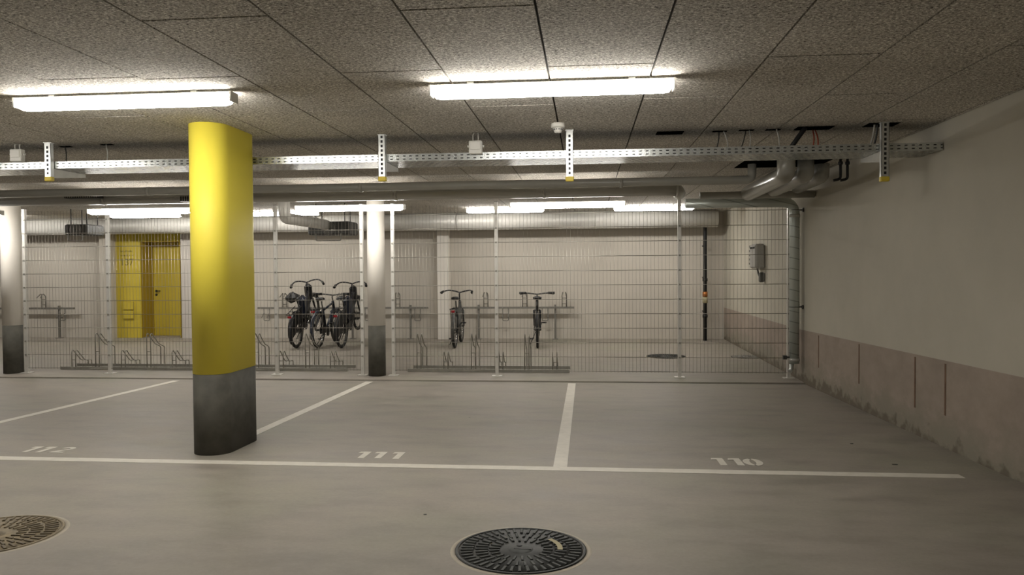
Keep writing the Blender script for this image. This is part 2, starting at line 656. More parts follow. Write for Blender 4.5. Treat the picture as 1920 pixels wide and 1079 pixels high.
yx0, yx1, yy0, yy1 = -3.090, -2.785, 5.565, 6.27
yc = thing('yellow_column', ((yx0 + yx1) / 2, 5.9, zf(5.9)), 'big bright yellow oblong pillar with rounded ends and a dark grey foot', 'column')
part('painted_shaft', MB().prism(stadium(yx0, yx1, yy0, yy1), 0.680, ZC - 0.001, True), 'yellow_paint', yc)
part('dark_foot', MB().prism(stadium(yx0 + .001, yx1 - .001, yy0 + .001, yy1 - .001), zf(6.0) - 0.03, 0.680, True), 'column_dark', yc, 'dark grey painted foot')


def circ(cx, cy, r, n=28):
    return [(cx + r * math.cos(2 * PI * i / n), cy + r * math.sin(2 * PI * i / n)) for i in range(n)]


def round_column(px0, px1, Y, label):
    a_, b_ = at(px0, 616, Y), at(px1, 616, Y)
    cx = (a_.x + b_.x) / 2
    ang = math.atan2(abs(cx), Y)
    r = (b_.x - a_.x) / 2 * math.cos(ang)
    t = thing('round_column', (cx, Y, zf(Y)), label, 'column', 'round white columns in the fence line')
    part('painted_shaft', MB().prism(circ(cx, Y, r), 0.69, ZC - 0.001, True), 'column_white', t)
    part('dark_foot', MB().prism(circ(cx, Y, r - .001), zf(Y) - 0.002, 0.69, True), 'column_dark', t, 'dark grey painted foot')


round_column(690, 723, 10.53, 'round white column with dark foot standing between two fence posts beside the bicycles')
round_column(4, 44, 10.53, 'round white column with dark foot at the far left, left of the yellow doorway')

# ------------------------------------------------------------------ floor markings
def strip(x0, x1, y0, y1, label):
    m_ = MB()
    t = 0.002
    vs = [(x0, y0, zf(y0)), (x1, y0, zf(y0)), (x1, y1, zf(y1)), (x0, y1, zf(y1))]
    vs = [(x, y, z + 0.0005) for x, y, z in vs] + [(x, y, z + t) for x, y, z in vs]
    m_.add(vs, [(3, 2, 1, 0), (4, 5, 6, 7), (0, 1, 5, 4), (1, 2, 6, 5), (2, 3, 7, 6), (3, 0, 4, 7)])
    return single('painted_line', m_, 'road_paint', label, 'floor marking')


YL = 5.366
strip(-15.5, 2.53, YL - 0.055, YL + 0.055, 'long white painted line across the front of the parking bays')
G = 'white lines dividing the parking bays'
for (x, y1, lab) in ((-0.19, 10.02, 'white bay divider line between the floor numbers 111 and 110'),
                     (-2.9375, 10.02, 'white bay divider line partly hidden behind the yellow pillar'),
                     (-5.668, 9.98, 'white bay divider line left of the yellow pillar, above number 112'),
                     ):
    o = strip(x - 0.05, x + 0.05, 6.3 if x == -2.9375 else YL + 0.056, y1, lab)
    o['group'] = G


def digit(ch, ox, oy, h):
    """stencilled digit polygons lying on the floor; returns list of convex quads"""
    w = h * 0.50; s = h * 0.22
    Q = []
    if ch == '1':
        Q.append([(0, 0), (s, 0), (s, h), (0, h)])
        Q.append([(-w * .38, h * .76), (0, h * .80), (0, h), (-w * .30, h * .97)])
    elif ch == '0':
        n = 14
        for side in (0, 1):
            for i in range(n):
                a0 = -PI / 2 + 0.17 + (PI - 0.34) * i / n; a1 = -PI / 2 + 0.17 + (PI - 0.34) * (i + 1) / n
                if side:
                    a0, a1 = PI - a0, PI - a1
                cx, cy = w * .62, h / 2
                R, R2, r, r2 = w * .62, h / 2, w * .62 - s, h / 2 - s * .75
                Q.append([(cx + R * math.cos(a0), cy + R2 * math.sin(a0)), (cx + R * math.cos(a1), cy + R2 * math.sin(a1)),
                          (cx + r * math.cos(a1), cy + r2 * math.sin(a1)), (cx + r * math.cos(a0), cy + r2 * math.sin(a0))])
    elif ch == '2':
        W = w * 1.15
        Q.append([(0, 0), (W, 0), (W, s * .8), (0, s * .8)])
        Q.append([(0, s * .95), (s * 1.15, s * .95), (W, h * .62), (W - s * .95, h * .62)])
        n = 10
        for i in range(n):
            a0 = -0.35 + (PI + 0.2) * i / n; a1 = -0.35 + (PI + 0.2) * (i + 1) / n
            cx, cy = W / 2, h - W / 2
            Q.append([(cx + W / 2 * math.cos(a), cy + W / 2 * math.sin(a)) for a in (a0, a1)] +
                     [(cx + (W / 2 - s * .9) * math.cos(a), cy + (W / 2 - s * .9) * math.sin(a)) for a in (a1, a0)])
    out = []
    for q in Q:
        out.append([(ox + x, oy + y) for x, y in q])
    return out


def number(txt, xs_, y0, h, label):
    m_ = MB()
    for ch, x in zip(txt, xs_):
        for q in digit(ch, x, y0, h):
            n = len(q)
            m_.add([(x_, y_, zf(y_) + 0.0022) for x_, y_ in q], [tuple(range(n))])
    return single('bay_number', m_, 'road_paint', label, 'floor marking', None)


def fx(px, py):
    return onfloor(px, py).x
bY = onfloor(690, 860.5).y
tY = onfloor(690, 848).y
number('111', [fx(670, 860), fx(702, 860), fx(737, 860)], bY, (tY - bY), 'white stencilled floor number 111 beside the yellow pillar')
bY = onfloor(1390, 874).y; tY = onfloor(1390, 861).y
number('110', [fx(1351, 873), fx(1384, 874), fx(1400, 875)], bY, tY - bY, 'white stencilled floor number 110 in the right bay')
bY = onfloor(80, 849.5).y; tY = onfloor(80, 838.5).y
number('112', [fx(39, 849), fx(66, 849), fx(90, 850)], bY, tY - bY, 'white stencilled floor number 112 at the far left')

# ------------------------------------------------------------------ manhole covers
def manhole(cx, cy, r, mbase, mrib, label, detail=True, plate=False):
    z = zf(cy)
    sl = -0.0212 if cy < YK else 0.0048
    t = thing('manhole_cover', (cx, cy, z), label, 'manhole cover')
    def L(p):                                      # lay on the sloped floor
        return Vector((cx + p[0], cy + p[1], z + p[2] + sl * p[1]))
    def put(name, mbx, mat, lab=None):
        mbx.v = [L(p) for p in mbx.v]
        return part(name, mbx, mat, t, lab)
    ring = MB().lathe([(r * 1.00, 0.0008), (r * 1.00, 0.0016), (r * 1.065, 0.0014), (r * 1.075, 0.0)], (0, 0, 0), 64)
    put('concrete_collar', ring, 'concrete_ring')
    fr = MB().lathe([(r * 0.955, 0.001), (r * 0.955, 0.006), (r * 1.0, 0.006), (r * 1.0, 0.0)], (0, 0, 0), 64)
    put('iron_frame', fr, mbase)
    disc = MB().lathe([(0.0001, 0.003), (r * 0.945, 0.003), (r * 0.945, 0.0)], (0, 0, 0), 64)
    put('lid', disc, mbase)
    rb = MB()
    rings = [(0.74, 0.92, 46, 0.017), (0.52, 0.70, 34, 0.015), (0.34, 0.49, 22, 0.014), (0.62, 0.82, 23, 0.010)] if detail else [(0.45, 0.9, 28, 0.02)]
    for k_, (a0, a1, n, w) in enumerate(rings):
        for i in range(n):
            a = 2 * PI * (i + 0.5 * (k_ % 2)) / n
            if k_ == 3:
                continue
            ca, sa = math.cos(a), math.sin(a)
            j = 0.02 * math.sin(i * 7.3)
            r0, r1 = r * (a0 + j), r * (a1 + j * .3)
            hw = w / 2
            vs = []
            for zz, sh in ((0.003, 1.0), (0.0085, 0.7)):
                for rr, s_ in ((r0, -1), (r1, -1), (r1, 1), (r0, 1)):
                    vs.append((rr * ca - s_ * hw * sh * sa, rr * sa + s_ * hw * sh * ca, zz))
            rb.add(vs, [(4, 5, 6, 7), (0, 1, 5, 4), (1, 2, 6, 5), (2, 3, 7, 6), (3, 0, 4, 7)])
    put('raised_ribs', rb, mrib)
    if detail:
        bs = MB().lathe([(0.0001, 0.010), (r * .13, 0.010), (r * .17, 0.007), (r * .19, 0.003)], (0, 0, 0), 32)
        put('centre_boss', bs, mrib)
        sl_ = MB().box(-r * .10, r * .16, -r * .06, -r * .01, 0.0095, 0.0115)
        sl_.lathe([(0.0001, 0.0115), (r * .045, 0.0115), (r * .045, 0.009)], (-r * .03, r * .09, 0), 14)
        put('lifting_slot', sl_, 'black')
    if plate:
        pl = MB()
        n = 10
        for i in range(n):
            a0 = -0.05 + 0.85 * i / n; a1 = -0.05 + 0.85 * (i + 1) / n
            q = []
            for rr, a in ((r * .56, a0), (r * .64, a0), (r * .64, a1), (r * .56, a1)):
                q.append((rr * math.cos(a), rr * math.sin(a) * 1.0, 0.0105))
            pl.add(q, [(0, 1, 2, 3)])
        put('maker_label', pl, 'label_cream', 'curved pale cream label strip')


manhole(-0.327, 3.705, 0.325, 'cast_iron', 'iron_ribs', 'dark cast iron manhole cover in the near floor, below the number 111', True, True)
manhole(-3.135, 3.685, 0.335, 'rusty_iron', 'rusty_iron_ribs', 'rusty brown manhole cover at the lower left edge')
q = onfloor(1249, 669)
manhole(q.x, q.y, 0.33, 'cast_iron', 'iron_ribs', 'dark round drain cover behind the fence, left of the emergency box', True)
q = onfloor(1399, 670)
manhole(q.x, q.y, 0.25, 'dark_steel', 'grey_plastic', 'grey round drain cover behind the fence near the right wall', True)

# little dirt crumbs
for (px, py, s_, lab) in ((1597, 833, 0.018, 'small dark crumb on the floor of the right bay'), (1678, 872, 0.03, 'small flat leaf scrap near the right end of the front line'),
                     (797, 966, 0.014, 'small dark crumb on the floor left of the near manhole')):
    p = onfloor(px, py)
    mb = MB().lathe([(0.0001, 0.005), (s_ * .6, 0.004), (s_ * .9, 0.0)], (p.x, p.y, p.z + 0.0002), 7)
    for i, v_ in enumerate(mb.v):
        v_.x += 0.35 * (v_.x - p.x) * math.sin(i * 2.1)
        v_.y += -0.4 * (v_.y - p.y)
    single('dirt_crumb', mb, 'dark_steel', lab, 'debris')

# ------------------------------------------------------------------ lamps
def lamp(x0, x1, Y, zt, label, group, mat, susp=False, wid=0.11, hgt=0.085):
    t = thing('strip_light', ((x0 + x1) / 2, Y, zt), label, 'ceiling light', group)
    h0 = zt - 0.022
    mb = MB().box(x0, x1, Y - wid * .42, Y + wid * .42, h0, zt - 0.006)
    part('housing', mb, 'housing', t)
    prof = []
    n = 10
    # trough-shaped cover
    for i in range(n + 1):
        a = PI * i / n
        prof.append((math.cos(a) * wid / 2, -math.sin(a) ** 0.7 * (hgt - 0.022)))
    vs, fs = [], []
    k = len(prof)
    ends = [(x0 + 0.012, .55), (x0 + 0.03, .9), (x0 + 0.06, 1.0), (x1 - 0.06, 1.0), (x1 - 0.03, .9), (x1 - 0.012, .55)]
    for (x, s_) in ends:
        for (a, b_) in prof:
            vs.append((x, Y + a, h0 + b_ * s_))
    for i in range(len(ends) - 1):
        for j in range(k - 1):
            fs.append((i * k + j, i * k + j + 1, (i + 1) * k + j + 1, (i + 1) * k + j))
    fs.append(tuple(range(k))); fs.append(tuple((len(ends) - 1) * k + j for j in range(k)))
    part('diffuser', MB().add(vs, fs, False), mat, t, 'glowing white diffuser')
    for x in (x0, x1):
        e = MB().box(x - 0.006, x + 0.006, Y - wid * .45, Y + wid * .45, h0 - 0.045, zt - 0.004)
        part('end_cap', e, 'white_plastic', t)
    for x in (x0 + 0.25, x1 - 0.25):
        if susp:
            e = MB().tube([(x, Y, zt - 0.007), (x, Y, ZC)], 0.004, 6)
            part('hanging_rod', e, 'galvanised', t)
        else:
            e = MB().box(x - 0.02, x + 0.02, Y - 0.03, Y + 0.03, zt - 0.007, ZC)
            part('mounting_clip', e, 'galvanised', t)


lamp(-3.668, -2.21, 4.62, ZC - 0.012, 'glowing strip light on the near ceiling above the yellow pillar', 'near strip lights', 'lamp_near')
lamp(-0.944, 0.529, 4.62, ZC - 0.012, 'glowing strip light on the near ceiling at the middle, above the cable tray', 'near strip lights', 'lamp_near')
lamp(-6.40, -4.93, 4.62, ZC - 0.012, 'added unseen strip light on the near ceiling beyond the left edge', 'near strip lights', 'lamp_near')  # out of view, added to the row for its light
# row in front of the fence, hung below the duct
yl = 9.72
zl = at(1000, 379, yl).z
for (pa, lab) in ((167, 'hung strip light left of the yellow pillar, in front of the fence'),
                  (555, 'hung strip light in front of the fence above the bicycles and white column'),
                  (957, 'hung strip light in front of the fence at the middle right')):
    x = at(pa, 385, yl).x
    lamp(x, x + 1.46, yl, zl, lab, 'strip lights hung along the fence', 'lamp_far', True)
x = at(167, 385, yl).x
lamp(x - 2.75, x - 1.29, yl, zl, 'hung strip light along the fence at the far left edge', 'strip lights hung along the fence', 'lamp_far', True)
# row on the ceiling of the bicycle room
yl = 14.1
for (pa, lab) in ((-92, 'distant strip light behind the fence at the far left edge, behind the left column'),
                  (208, 'distant strip light behind the fence above the yellow doorway'),
                  (462, 'distant strip light behind the fence above the left bicycle'),
                  (875, 'distant strip light behind the fence right of the wall pilaster'),
                  (1150, 'distant strip light behind the fence above the drain covers')):
    x = at(pa, 390, yl).x
    lamp(x, x + 1.46, yl, ZC - 0.012, lab, 'strip lights of the bicycle room', 'lamp_back')
# unseen lamps added behind the viewpoint to brighten the room
for x in (-6.0, -1.6):
    lamp(x, x + 1.46, -1.8, ZC - 0.012, 'added unseen strip light behind the viewpoint', 'added strip lights behind the viewpoint', 'lamp_added')

# ------------------------------------------------------------------ cable tray with hangers
TY0, TY1 = 6.33, 6.73
ztr = at(800, 288, TY0).z
TH = 0.062
ZT0 = ztr - TH
perforated('rail_slots', 0.055, 0.42, (0.018, 0.044), 0.004)
perforated('tray_slots', 0.06, 0.5, tuple(-0.17 + 0.07 * i for i in range(6)), 0.020, axis_v=1, stagger=True, base=(0.30, 0.31, 0.285))
xr = XR - 0.012
tray = thing('cable_tray', ((XL + xr) / 2, (TY0 + TY1) / 2, ZT0), 'long perforated galvanised cable tray hung across below the ceiling', 'cable tray')
mb = MB().box(-12, xr, TY0 - 0.001, TY0 + 0.001, ZT0, ztr)
mb.box(-12, xr, TY0, TY0 + 0.012, ztr - 0.002, ztr)
mesh_rail = part('side_rail', mb, 'rail_slots', tray)
mb = MB().box(-12, xr, TY1 - 0.001, TY1 + 0.001, ZT0, ztr)
part('side_rail', mb, 'rail_slots', tray)
mb = MB().box(-12, xr, TY0 + 0.001, TY1 - 0.001, ZT0, ZT0 + 0.0015)
part('tray_floor', mb, 'tray_slots', tray)
perforated('hanger_slots', 10.0, 1.0, tuple(0.03 + 0.034 * i for i in range(11)), 0.0085)
HG = 'slotted hangers of the cable tray'
plain('hanger_metal', (0.64, 0.65, 0.62), 0.28, 0.7, 0.08, 14)


def hanger(px, label):
    c = at(px, 300, TY0 - 0.03)
    x = c.x
    y0, y1 = TY0 - 0.050, TY0 - 0.012
    zb = at(px, 334, y0).z
    t = thing('tray_hanger', (x, (y0 + y1) / 2, zb), label, 'hanger', HG)
    mb = MB()
    mb.box(x - 0.030, x + 0.030, y0, y0 + 0.003, zb, ZC - 0.002)
    mb.box(x - 0.030, x - 0.027, y0, y1, zb, ZC - 0.002)
    mb.box(x + 0.027, x + 0.030, y0, y1, zb, ZC - 0.002)
    part('post_profile', mb, 'hanger_metal', t)
    sl = MB()
    z = zb + 0.03
    while z < ZC - 0.03:
        sl.box(x - 0.009, x + 0.009, y0 - 0.0012, y0, z, z + 0.022)
        z += 0.038
    part('slots', sl, 'black', t)
    part('head_plate', MB().box(x - 0.034, x + 0.034, y0 - 0.006, y1 + 0.01, ZC - 0.006, ZC - 0.0005), 'hanger_metal', t)
    # cantilever arm under the tray
    ar = MB()
    zt_ = ZT0 - 0.001
    n = 2
    ya, yb = y1 + 0.001, TY1 + 0.03
    for dx in (-0.02, 0.02):
        vs = [(x + dx - 0.0015, ya, zt_), (x + dx + 0.0015, ya, zt_), (x + dx + 0.0015, yb, zt_), (x + dx - 0.0015, yb, zt_),
              (x + dx - 0.0015, ya, zt_ - 0.085), (x + dx + 0.0015, ya, zt_ - 0.085), (x + dx + 0.0015, yb, zt_ - 0.03), (x + dx - 0.0015, yb, zt_ - 0.03)]
        ar.add(vs, [(0, 1, 2, 3), (4, 7, 6, 5), (0, 4, 5, 1), (1, 5, 6, 2), (2, 6, 7, 3), (3, 7, 4, 0)])
    ar.box(x - 0.02, x + 0.02, ya, yb, zt_ - 0.003, zt_)
    part('cantilever_arm', ar, 'rack_metal', t)
    cap = MB().bbox(x - 0.034, x + 0.034, y0 - 0.004, y1 + 0.004, zb - 0.026, zb + 0.014, 0.005)
    part('end_cap', cap, 'cap_yellow', t, 'yellow plastic end cap')


hanger(92, 'slotted tray hanger with yellow tip, left of the yellow pillar')
hanger(717, 'slotted tray hanger with yellow tip, right of the yellow pillar above the white column')
hanger(1068, 'slotted tray hanger with yellow tip beside the smoke detector')
hanger(1658, 'slotted tray hanger with yellow tip next to the right wall')


def jbox(px, py, label):
    c = at(px, py, TY0 - 0.03)
    t = thing('junction_box', (c.x, c.y, c.z - 0.05), label, 'junction box', 'junction boxes on the cable tray')
    part('box_body', MB().bbox(c.x - 0.055, c.x + 0.055, c.y - 0.03, c.y + 0.025, c.z - 0.055, c.z + 0.055, 0.006), 'white_plastic', t)
    part('box_lid', MB().bbox(c.x - 0.045, c.x + 0.045, c.y - 0.037, c.y - 0.03, c.z - 0.02, c.z + 0.045, 0.003), 'white_plastic', t)
    for dx in (-0.022, 0.02):
        part('cable', MB().tube(rounded([(c.x + dx, c.y, c.z + 0.05), (c.x + dx * 1.1, c.y, c.z + 0.10), (c.x + dx * .8, c.y + 0.03, ZC)], .03), 0.005, 6), 'cable_grey', t)
    for s_ in (-1, 1):
        part('cable_gland', MB().tube([(c.x + s_ * .054, c.y, c.z + .01), (c.x + s_ * .070, c.y, c.z + .01)], 0.011, 8), 'white_plastic', t)


jbox(892, 277, 'small white junction box on the cable tray between two hangers')
jbox(33, 292, 'small white junction box on the cable tray at the far left')

# smoke detector
c = Vector((-0.214, 6.0, ZC))
sd = thing('smoke_detector', c, 'round white smoke detector on the ceiling above the cable tray', 'smoke detector')
part('detector_base', MB().lathe([(0.0001, -0.0005), (0.052, -0.0005), (0.055, -0.03), (0.040, -0.036), (0.0001, -0.036)], c, 28), 'white_plastic', sd)
part('detector_head', MB().lathe([(0.032, -0.036), (0.030, -0.062), (0.026, -0.072), (0.0001, -0.074)], c, 24), 'white_plastic', sd)
vn = MB()
for i in range(10):
    a = 2 * PI * i / 10
    vn.cbox((c.x + 0.0315 * math.cos(a), c.y + 0.0315 * math.sin(a), c.z - 0.048), (0.010, 0.010, 0.010))
part('vent_slots', vn, 'dark_steel', sd)

# ------------------------------------------------------------------ openings in the ceiling with cables
def opening(x0, x1, y0, y1, label):
    return single('ceiling_slot', MB().box(x0, x1, y0, y1, ZC - 0.003, ZC + 0.002), 'void_black', label, 'ceiling opening')


def cpt(px, py):
    d = ray(px, py); return CAM + d * ((ZC - CAM.z) / d.z)
a, bq = cpt(1230, 251), cpt(1282, 247)
opening(a.x, bq.x, a.y - 0.10, bq.y + 0.12, 'dark empty slot cut in the ceiling board right of the smoke detector')
for px, py, lab in ((1352, 246, 'dark cable slot in the ceiling, leftmost of those feeding the tray'), (1402, 244, 'dark cable slot in the ceiling, second from the left of those feeding the tray'), (1452, 243, 'dark cable slot in the ceiling just left of the thick black hose')):
    p = cpt(px, py); opening(p.x - 0.07, p.x + 0.05, p.y - 0.02, p.y + 0.03, lab)
a = cpt(1500, 240)
opening(a.x - .03, a.x + 0.26, a.y - 0.06, a.y + 0.10, 'larger dark ceiling opening where red cables and a black hose come through')
a = cpt(1620, 236)
opening(a.x, a.x + 0.24, a.y - 0.12, a.y + 0.05, 'dark ceiling opening behind the hanger next to the right wall')
a, b2 = at(1415, 300, 8.3), at(1560, 300, 8.3)
opening(1.70, 2.62, 8.05, 8.95, 'large black ceiling opening where the grey pipes come down')


def cable(pts, r, mat, label, cat='cable', group=None):
    return single('cable', MB().tube(rounded(pts, 0.05), r, 7), mat, label, cat, group)


def cab(px0, py0, px1, py1, r, mat, label, group=None):
    p = cpt(px0, py0)
    q_ = at(px1, py1, TY0 + 0.1)
    q_.z = ZT0 + 0.03
    m_ = (p + q_) / 2 + Vector((0.012, 0, 0.02))
    return cable([p - Vector((0, 0, 0.003)), m_, q_], r, mat, label, 'cable', group)


cab(1348, 247, 1342, 272, 0.005, 'dark_steel', 'thin dark cable from the leftmost ceiling slot down to the tray')
cab(1357, 246, 1365, 270, 0.005, 'cable_grey', 'thin pale cable from the leftmost ceiling slot down to the tray')
cab(1398, 246, 1387, 270, 0.005, 'dark_steel', 'thin dark cable from the second ceiling slot down to the tray')
cab(1405, 244, 1405, 270, 0.005, 'cable_grey', 'thin pale cable from the second ceiling slot down to the tray')
cab(1456, 242, 1461, 268, 0.006, 'cable_grey', 'thin pale cable just left of the thick black hose')
cab(1510, 239, 1478, 266, 0.020, 'black', 'thick black hose slanting from the ceiling opening into the tray')
cab(1524, 243, 1524, 268, 0.006, 'red_cable', 'left red cable of the pair hanging from the larger ceiling opening')
cab(1528, 243, 1534, 268, 0.006, 'red_cable', 'right red cable of the pair hanging from the larger ceiling opening')
cab(1640, 233, 1630, 264, 0.008, 'cable_grey', 'grey cable left of the hanger next to the right wall')
cab(1645, 233, 1637, 264, 0.008, 'dark_steel', 'dark cable left of the hanger next to the right wall')

for px, py, lab in ((122, 275, 'thin dark cable hanging just right of the leftmost tray hanger'), (199, 271, 'thin cable hanging between the leftmost tray hanger and the yellow pillar')):
    p = cpt(px, py)
    opening(p.x - 0.05, p.x + 0.06, p.y - 0.02, p.y + 0.03, 'small dark ceiling slot above the ' + ('cable next to the leftmost tray hanger' if px == 122 else 'cable left of the yellow pillar'))
    cab(px, py, px + 1, 293, 0.005, 'cable_grey' if px > 150 else 'dark_steel', lab)

# ------------------------------------------------------------------ ducts and pipes
def pipe(name, pts, r, mat, label, cat='pipe', bend=0.12, n=20, collars=None, group=None, cmat=None):
    path = rounded(pts, bend, 10)
    t = thing(name, path[len(path) // 2], label, cat, group)
    part('tube', MB().tube(path, r, n), mat, t)
    if collars:
        for c_, ax in collars:
            m_ = MB().lathe([(r, -0.02), (r + 0.006, -0.02), (r + 0.006, 0.02), (r, 0.02)], c_, n, ax)
            part('collar', m_, cmat or mat, t)
    return t


# A: slim grey plastic main in front
ya = 8.62
za = at(900, 346.5, ya).z
xa_ = at(1410, 330, ya).x
pipe('hanging_pipe', [(-15.9, ya, za - 0.02), (xa_, ya, za), (xa_, ya, ZC - 0.004)], 0.047, 'pipe_plastic',
     'long slim grey plastic pipe along the ceiling with an upturned right end', bend=0.13,
     collars=[((x, ya, za - 0.01), 'x') for x in (-9, -5.2, -2.6, 0.4)])
# B: galvanised duct
yb_ = 9.28
zb_ = at(900, 361, yb_).z
xb_ = at(1268, 358, yb_).x
pipe('ventilation_duct', [(-15.9, yb_, zb_), (xb_, yb_, zb_), (xb_ + 0.10, yb_ + 0.55, zb_)], 0.080, 'duct_metal',
     'long shiny galvanised duct running above the hung strip lights', 'duct', bend=0.25, n=28,
     collars=[((x, yb_, zb_), 'x') for x in (-8.2, -6.2, -4.2, -2.35, -0.5, 1.1)])
# C: grey pipe to the right wall
yc_ = 9.72
zc_ = at(1450, 365, yc_).z
pipe('hanging_pipe', [(at(1312, 365, yc_).x, yc_, zc_), (XR - 0.01, yc_, zc_)], 0.045, 'pipe_plastic',
     'grey horizontal pipe just above the spiral duct reaching the right wall', collars=[((2.0, yc_, zc_), 'x')])
# down pipes that turn away
for (pxc, Y, r, pyb, lab) in ((1474, 7.95, 0.090, 333, 'thick grey pipe elbow nearest of three, dropping from the ceiling opening'),
                              (1511, 8.35, 0.085, 334, 'middle grey pipe elbow of three, dropping from the ceiling opening'),
                              (1541, 8.75, 0.080, 336, 'farthest grey pipe elbow of three, dropping from the ceiling opening')):
    p = at(pxc, 300, Y)
    z = at(pxc, pyb - 6, Y).z
    pipe('hanging_pipe', [(p.x, Y, ZC - 0.004), (p.x, Y, z), (p.x - 0.03, 9.60 if Y > 7.9 else 9.6, z - 0.03)], r, 'pipe_plastic', lab, bend=0.24, n=26,
         group='grey pipe elbows')
# D: spiral duct and its downpipe
m, nt, b = nodes('spiral_metal')
v = coords(nt)
s = N(nt, 'ShaderNodeSeparateXYZ'); nt.links.new(v, s.inputs[0])
k1 = math_(nt, 'ADD', s.outputs[2], math_(nt, 'MULTIPLY', s.outputs[0], 0.25))
fr = math_(nt, 'FRACT', math_(nt, 'MULTIPLY', math_(nt, 'ADD', k1, 50.0), 7.2))
rib = math_(nt, 'LESS_THAN', fr, 0.09)
nt.links.new(mixc(nt, rib, (0.46, 0.49, 0.45), (0.26, 0.28, 0.25)), b.inputs['Base Color'])
b.inputs['Metallic'].default_value = 0.45
b.inputs['Roughness'].default_value = 0.36
yd_ = 10.22
zd_ = at(1400, 380.5, yd_).z
xd_ = at(1489.5, 500, yd_).x
zdb = at(1489, 682, yd_).z
sdt = pipe('spiral_duct', [(at(1285, 380, yd_).x, yd_, zd_), (xd_, yd_, zd_), (xd_, yd_, zdb)], 0.064, 'spiral_metal',
     'galvanised spiral duct turning down beside the right wall to near the floor', 'duct', bend=0.16, n=28,
     collars=[((xd_, yd_, zd_ - 0.18), 'z'), ((xd_, yd_, zdb + 0.05), 'z')], cmat='duct_metal')
t = sdt
part('outlet', MB().tube([(xd_ - 0.03, yd_, zdb - 0.002), (xd_ - 0.035, yd_, zdb - 0.07), (xd_ - 0.06, yd_ - 0.03, zdb - 0.10)], 0.028, 12), 'galvanised', t)
part('knob', MB().cbox((xd_ - 0.12, yd_, zdb + 0.08), (0.05, 0.05, 0.05)).tube([(xd_ - 0.12, yd_, zdb + 0.08), (xd_ - 0.06, yd_, zdb + 0.08)], 0.012, 8), 'dark_steel', t)
for i, py in enumerate((394, 576)):
    z = at(1500, py, yd_).z
    mb = MB().tube([(xd_ + 0.064, yd_, z), (XR - 0.004, yd_, z)], 0.010, 8)
    mb.tube([(XR - 0.016, yd_, z), (XR - 0.003, yd_, z)], 0.028, 12)
    mb.torus((xd_, yd_, z), 0.066, 0.005, 24, 6, 'z')
    part('wall_clamp', mb, 'dark_steel', sdt)

# two thin black stub pipes by the right wall
for px, X in ((1576, 2.62), (1589, 2.70)):
    d = ray(px, 310); p = CAM + d * (X / d.x)
    zt2 = ZC - 0.002
    zb2 = (CAM + ray(px, 336) * (X / ray(px, 336).x)).z
    mb = MB().tube(rounded([(X, p.y, zt2), (X, p.y, zb2), (X - 0.07, p.y, zb2 - 0.012)], 0.03), 0.014, 8)
    mb.tube([(X, p.y, zb2 + 0.15), (X, p.y, zb2 + 0.18)], 0.024, 8)
    single('hanging_stub_pipe', mb, 'black', ('left' if px == 1576 else 'right') + ' of two thin black stub pipes hanging by the right wall', 'pipe')

# E: big pale duct along the back wall
ye = 15.35
ze = at(700, 418, ye).z
mE = pipe('ventilation_duct', [(-15.9, ye, ze), (at(1345, 412, ye).x, ye, ze)], 0.175, 'duct_pale',
          'very thick pale duct along the top of the back wall', 'duct', n=32,
          collars=[((x, ye, ze), 'x') for x in (-11, -8.2, -5.4, -2.6, 0.2)])
# F: duct going back from the near duct to the fan unit
p0 = at(470, 398, 9.6); p1 = at(588, 421, 12.3)
zF = (p0.z + p1.z) / 2
pipe('ventilation_duct', [(p0.x, 10.72, ZC - 0.004), (p0.x, 10.72, zF), (p0.x, 12.5, zF)], 0.085, 'duct_pale', 'round duct running back through the fence to the dark fan unit', 'duct', n=24,
     collars=[((p0.x, 11.6, zF), 'y')])


def fan_unit(px0, px1, py0, py1, Y, label):
    a_, b_ = at(px0, py0, Y), at(px1, py1, Y)
    t_ = thing('fan_unit', ((a_.x + b_.x) / 2, Y, b_.z), label, 'ventilation unit')
    part('casing', MB().bbox(a_.x, b_.x, Y, Y + 0.5, b_.z, a_.z, 0.02), 'dark_steel', t_)
    w = b_.x - a_.x
    m_ = MB()
    for i in range(2):
        x = a_.x + w * (0.15 + 0.7 * i)
        m_.tube([(x, Y + 0.1, a_.z), (x, Y + 0.1, ZC - 0.001)], 0.008, 6)
        m_.tube([(x, Y + 0.4, a_.z), (x, Y + 0.4, ZC - 0.001)], 0.008, 6)
    part('hanging_rods', m_, 'black', t_)
    g_ = MB().tube(rounded([(a_.x + w * .2, Y - 0.01, b_.z + .02), (a_.x + w * .2, Y - 0.01, b_.z - 0.10), (b_.x - w * .2, Y - 0.01, b_.z - 0.10), (b_.x - w * .2, Y - 0.01, b_.z + .02)], 0.03), 0.010, 6)
    part('bracket', g_, 'grey_plastic', t_)
    f_ = MB()
    for i in range(6):
        f_.torus(((a_.x + b_.x) / 2, Y - 0.004, (a_.z + b_.z) / 2), 0.02 + 0.018 * i, 0.003, 24, 4, 'x')
    for v_ in f_.v:      # turn the guard rings to face forward
        dx, dy = v_.x - (a_.x + b_.x) / 2, v_.y - (Y - 0.004)
        v_.x, v_.y = (a_.x + b_.x) / 2 + dy, Y - 0.004 + dx
    part('fan_guard', f_, 'grey_plastic', t_)


fan_unit(577, 655, 416, 440, 12.55, 'dark ventilation fan unit under the ceiling above the left bicycle')
fan_unit(120, 163, 421, 441, 12.9, 'dark ventilation fan unit under the ceiling left of the yellow doorway')

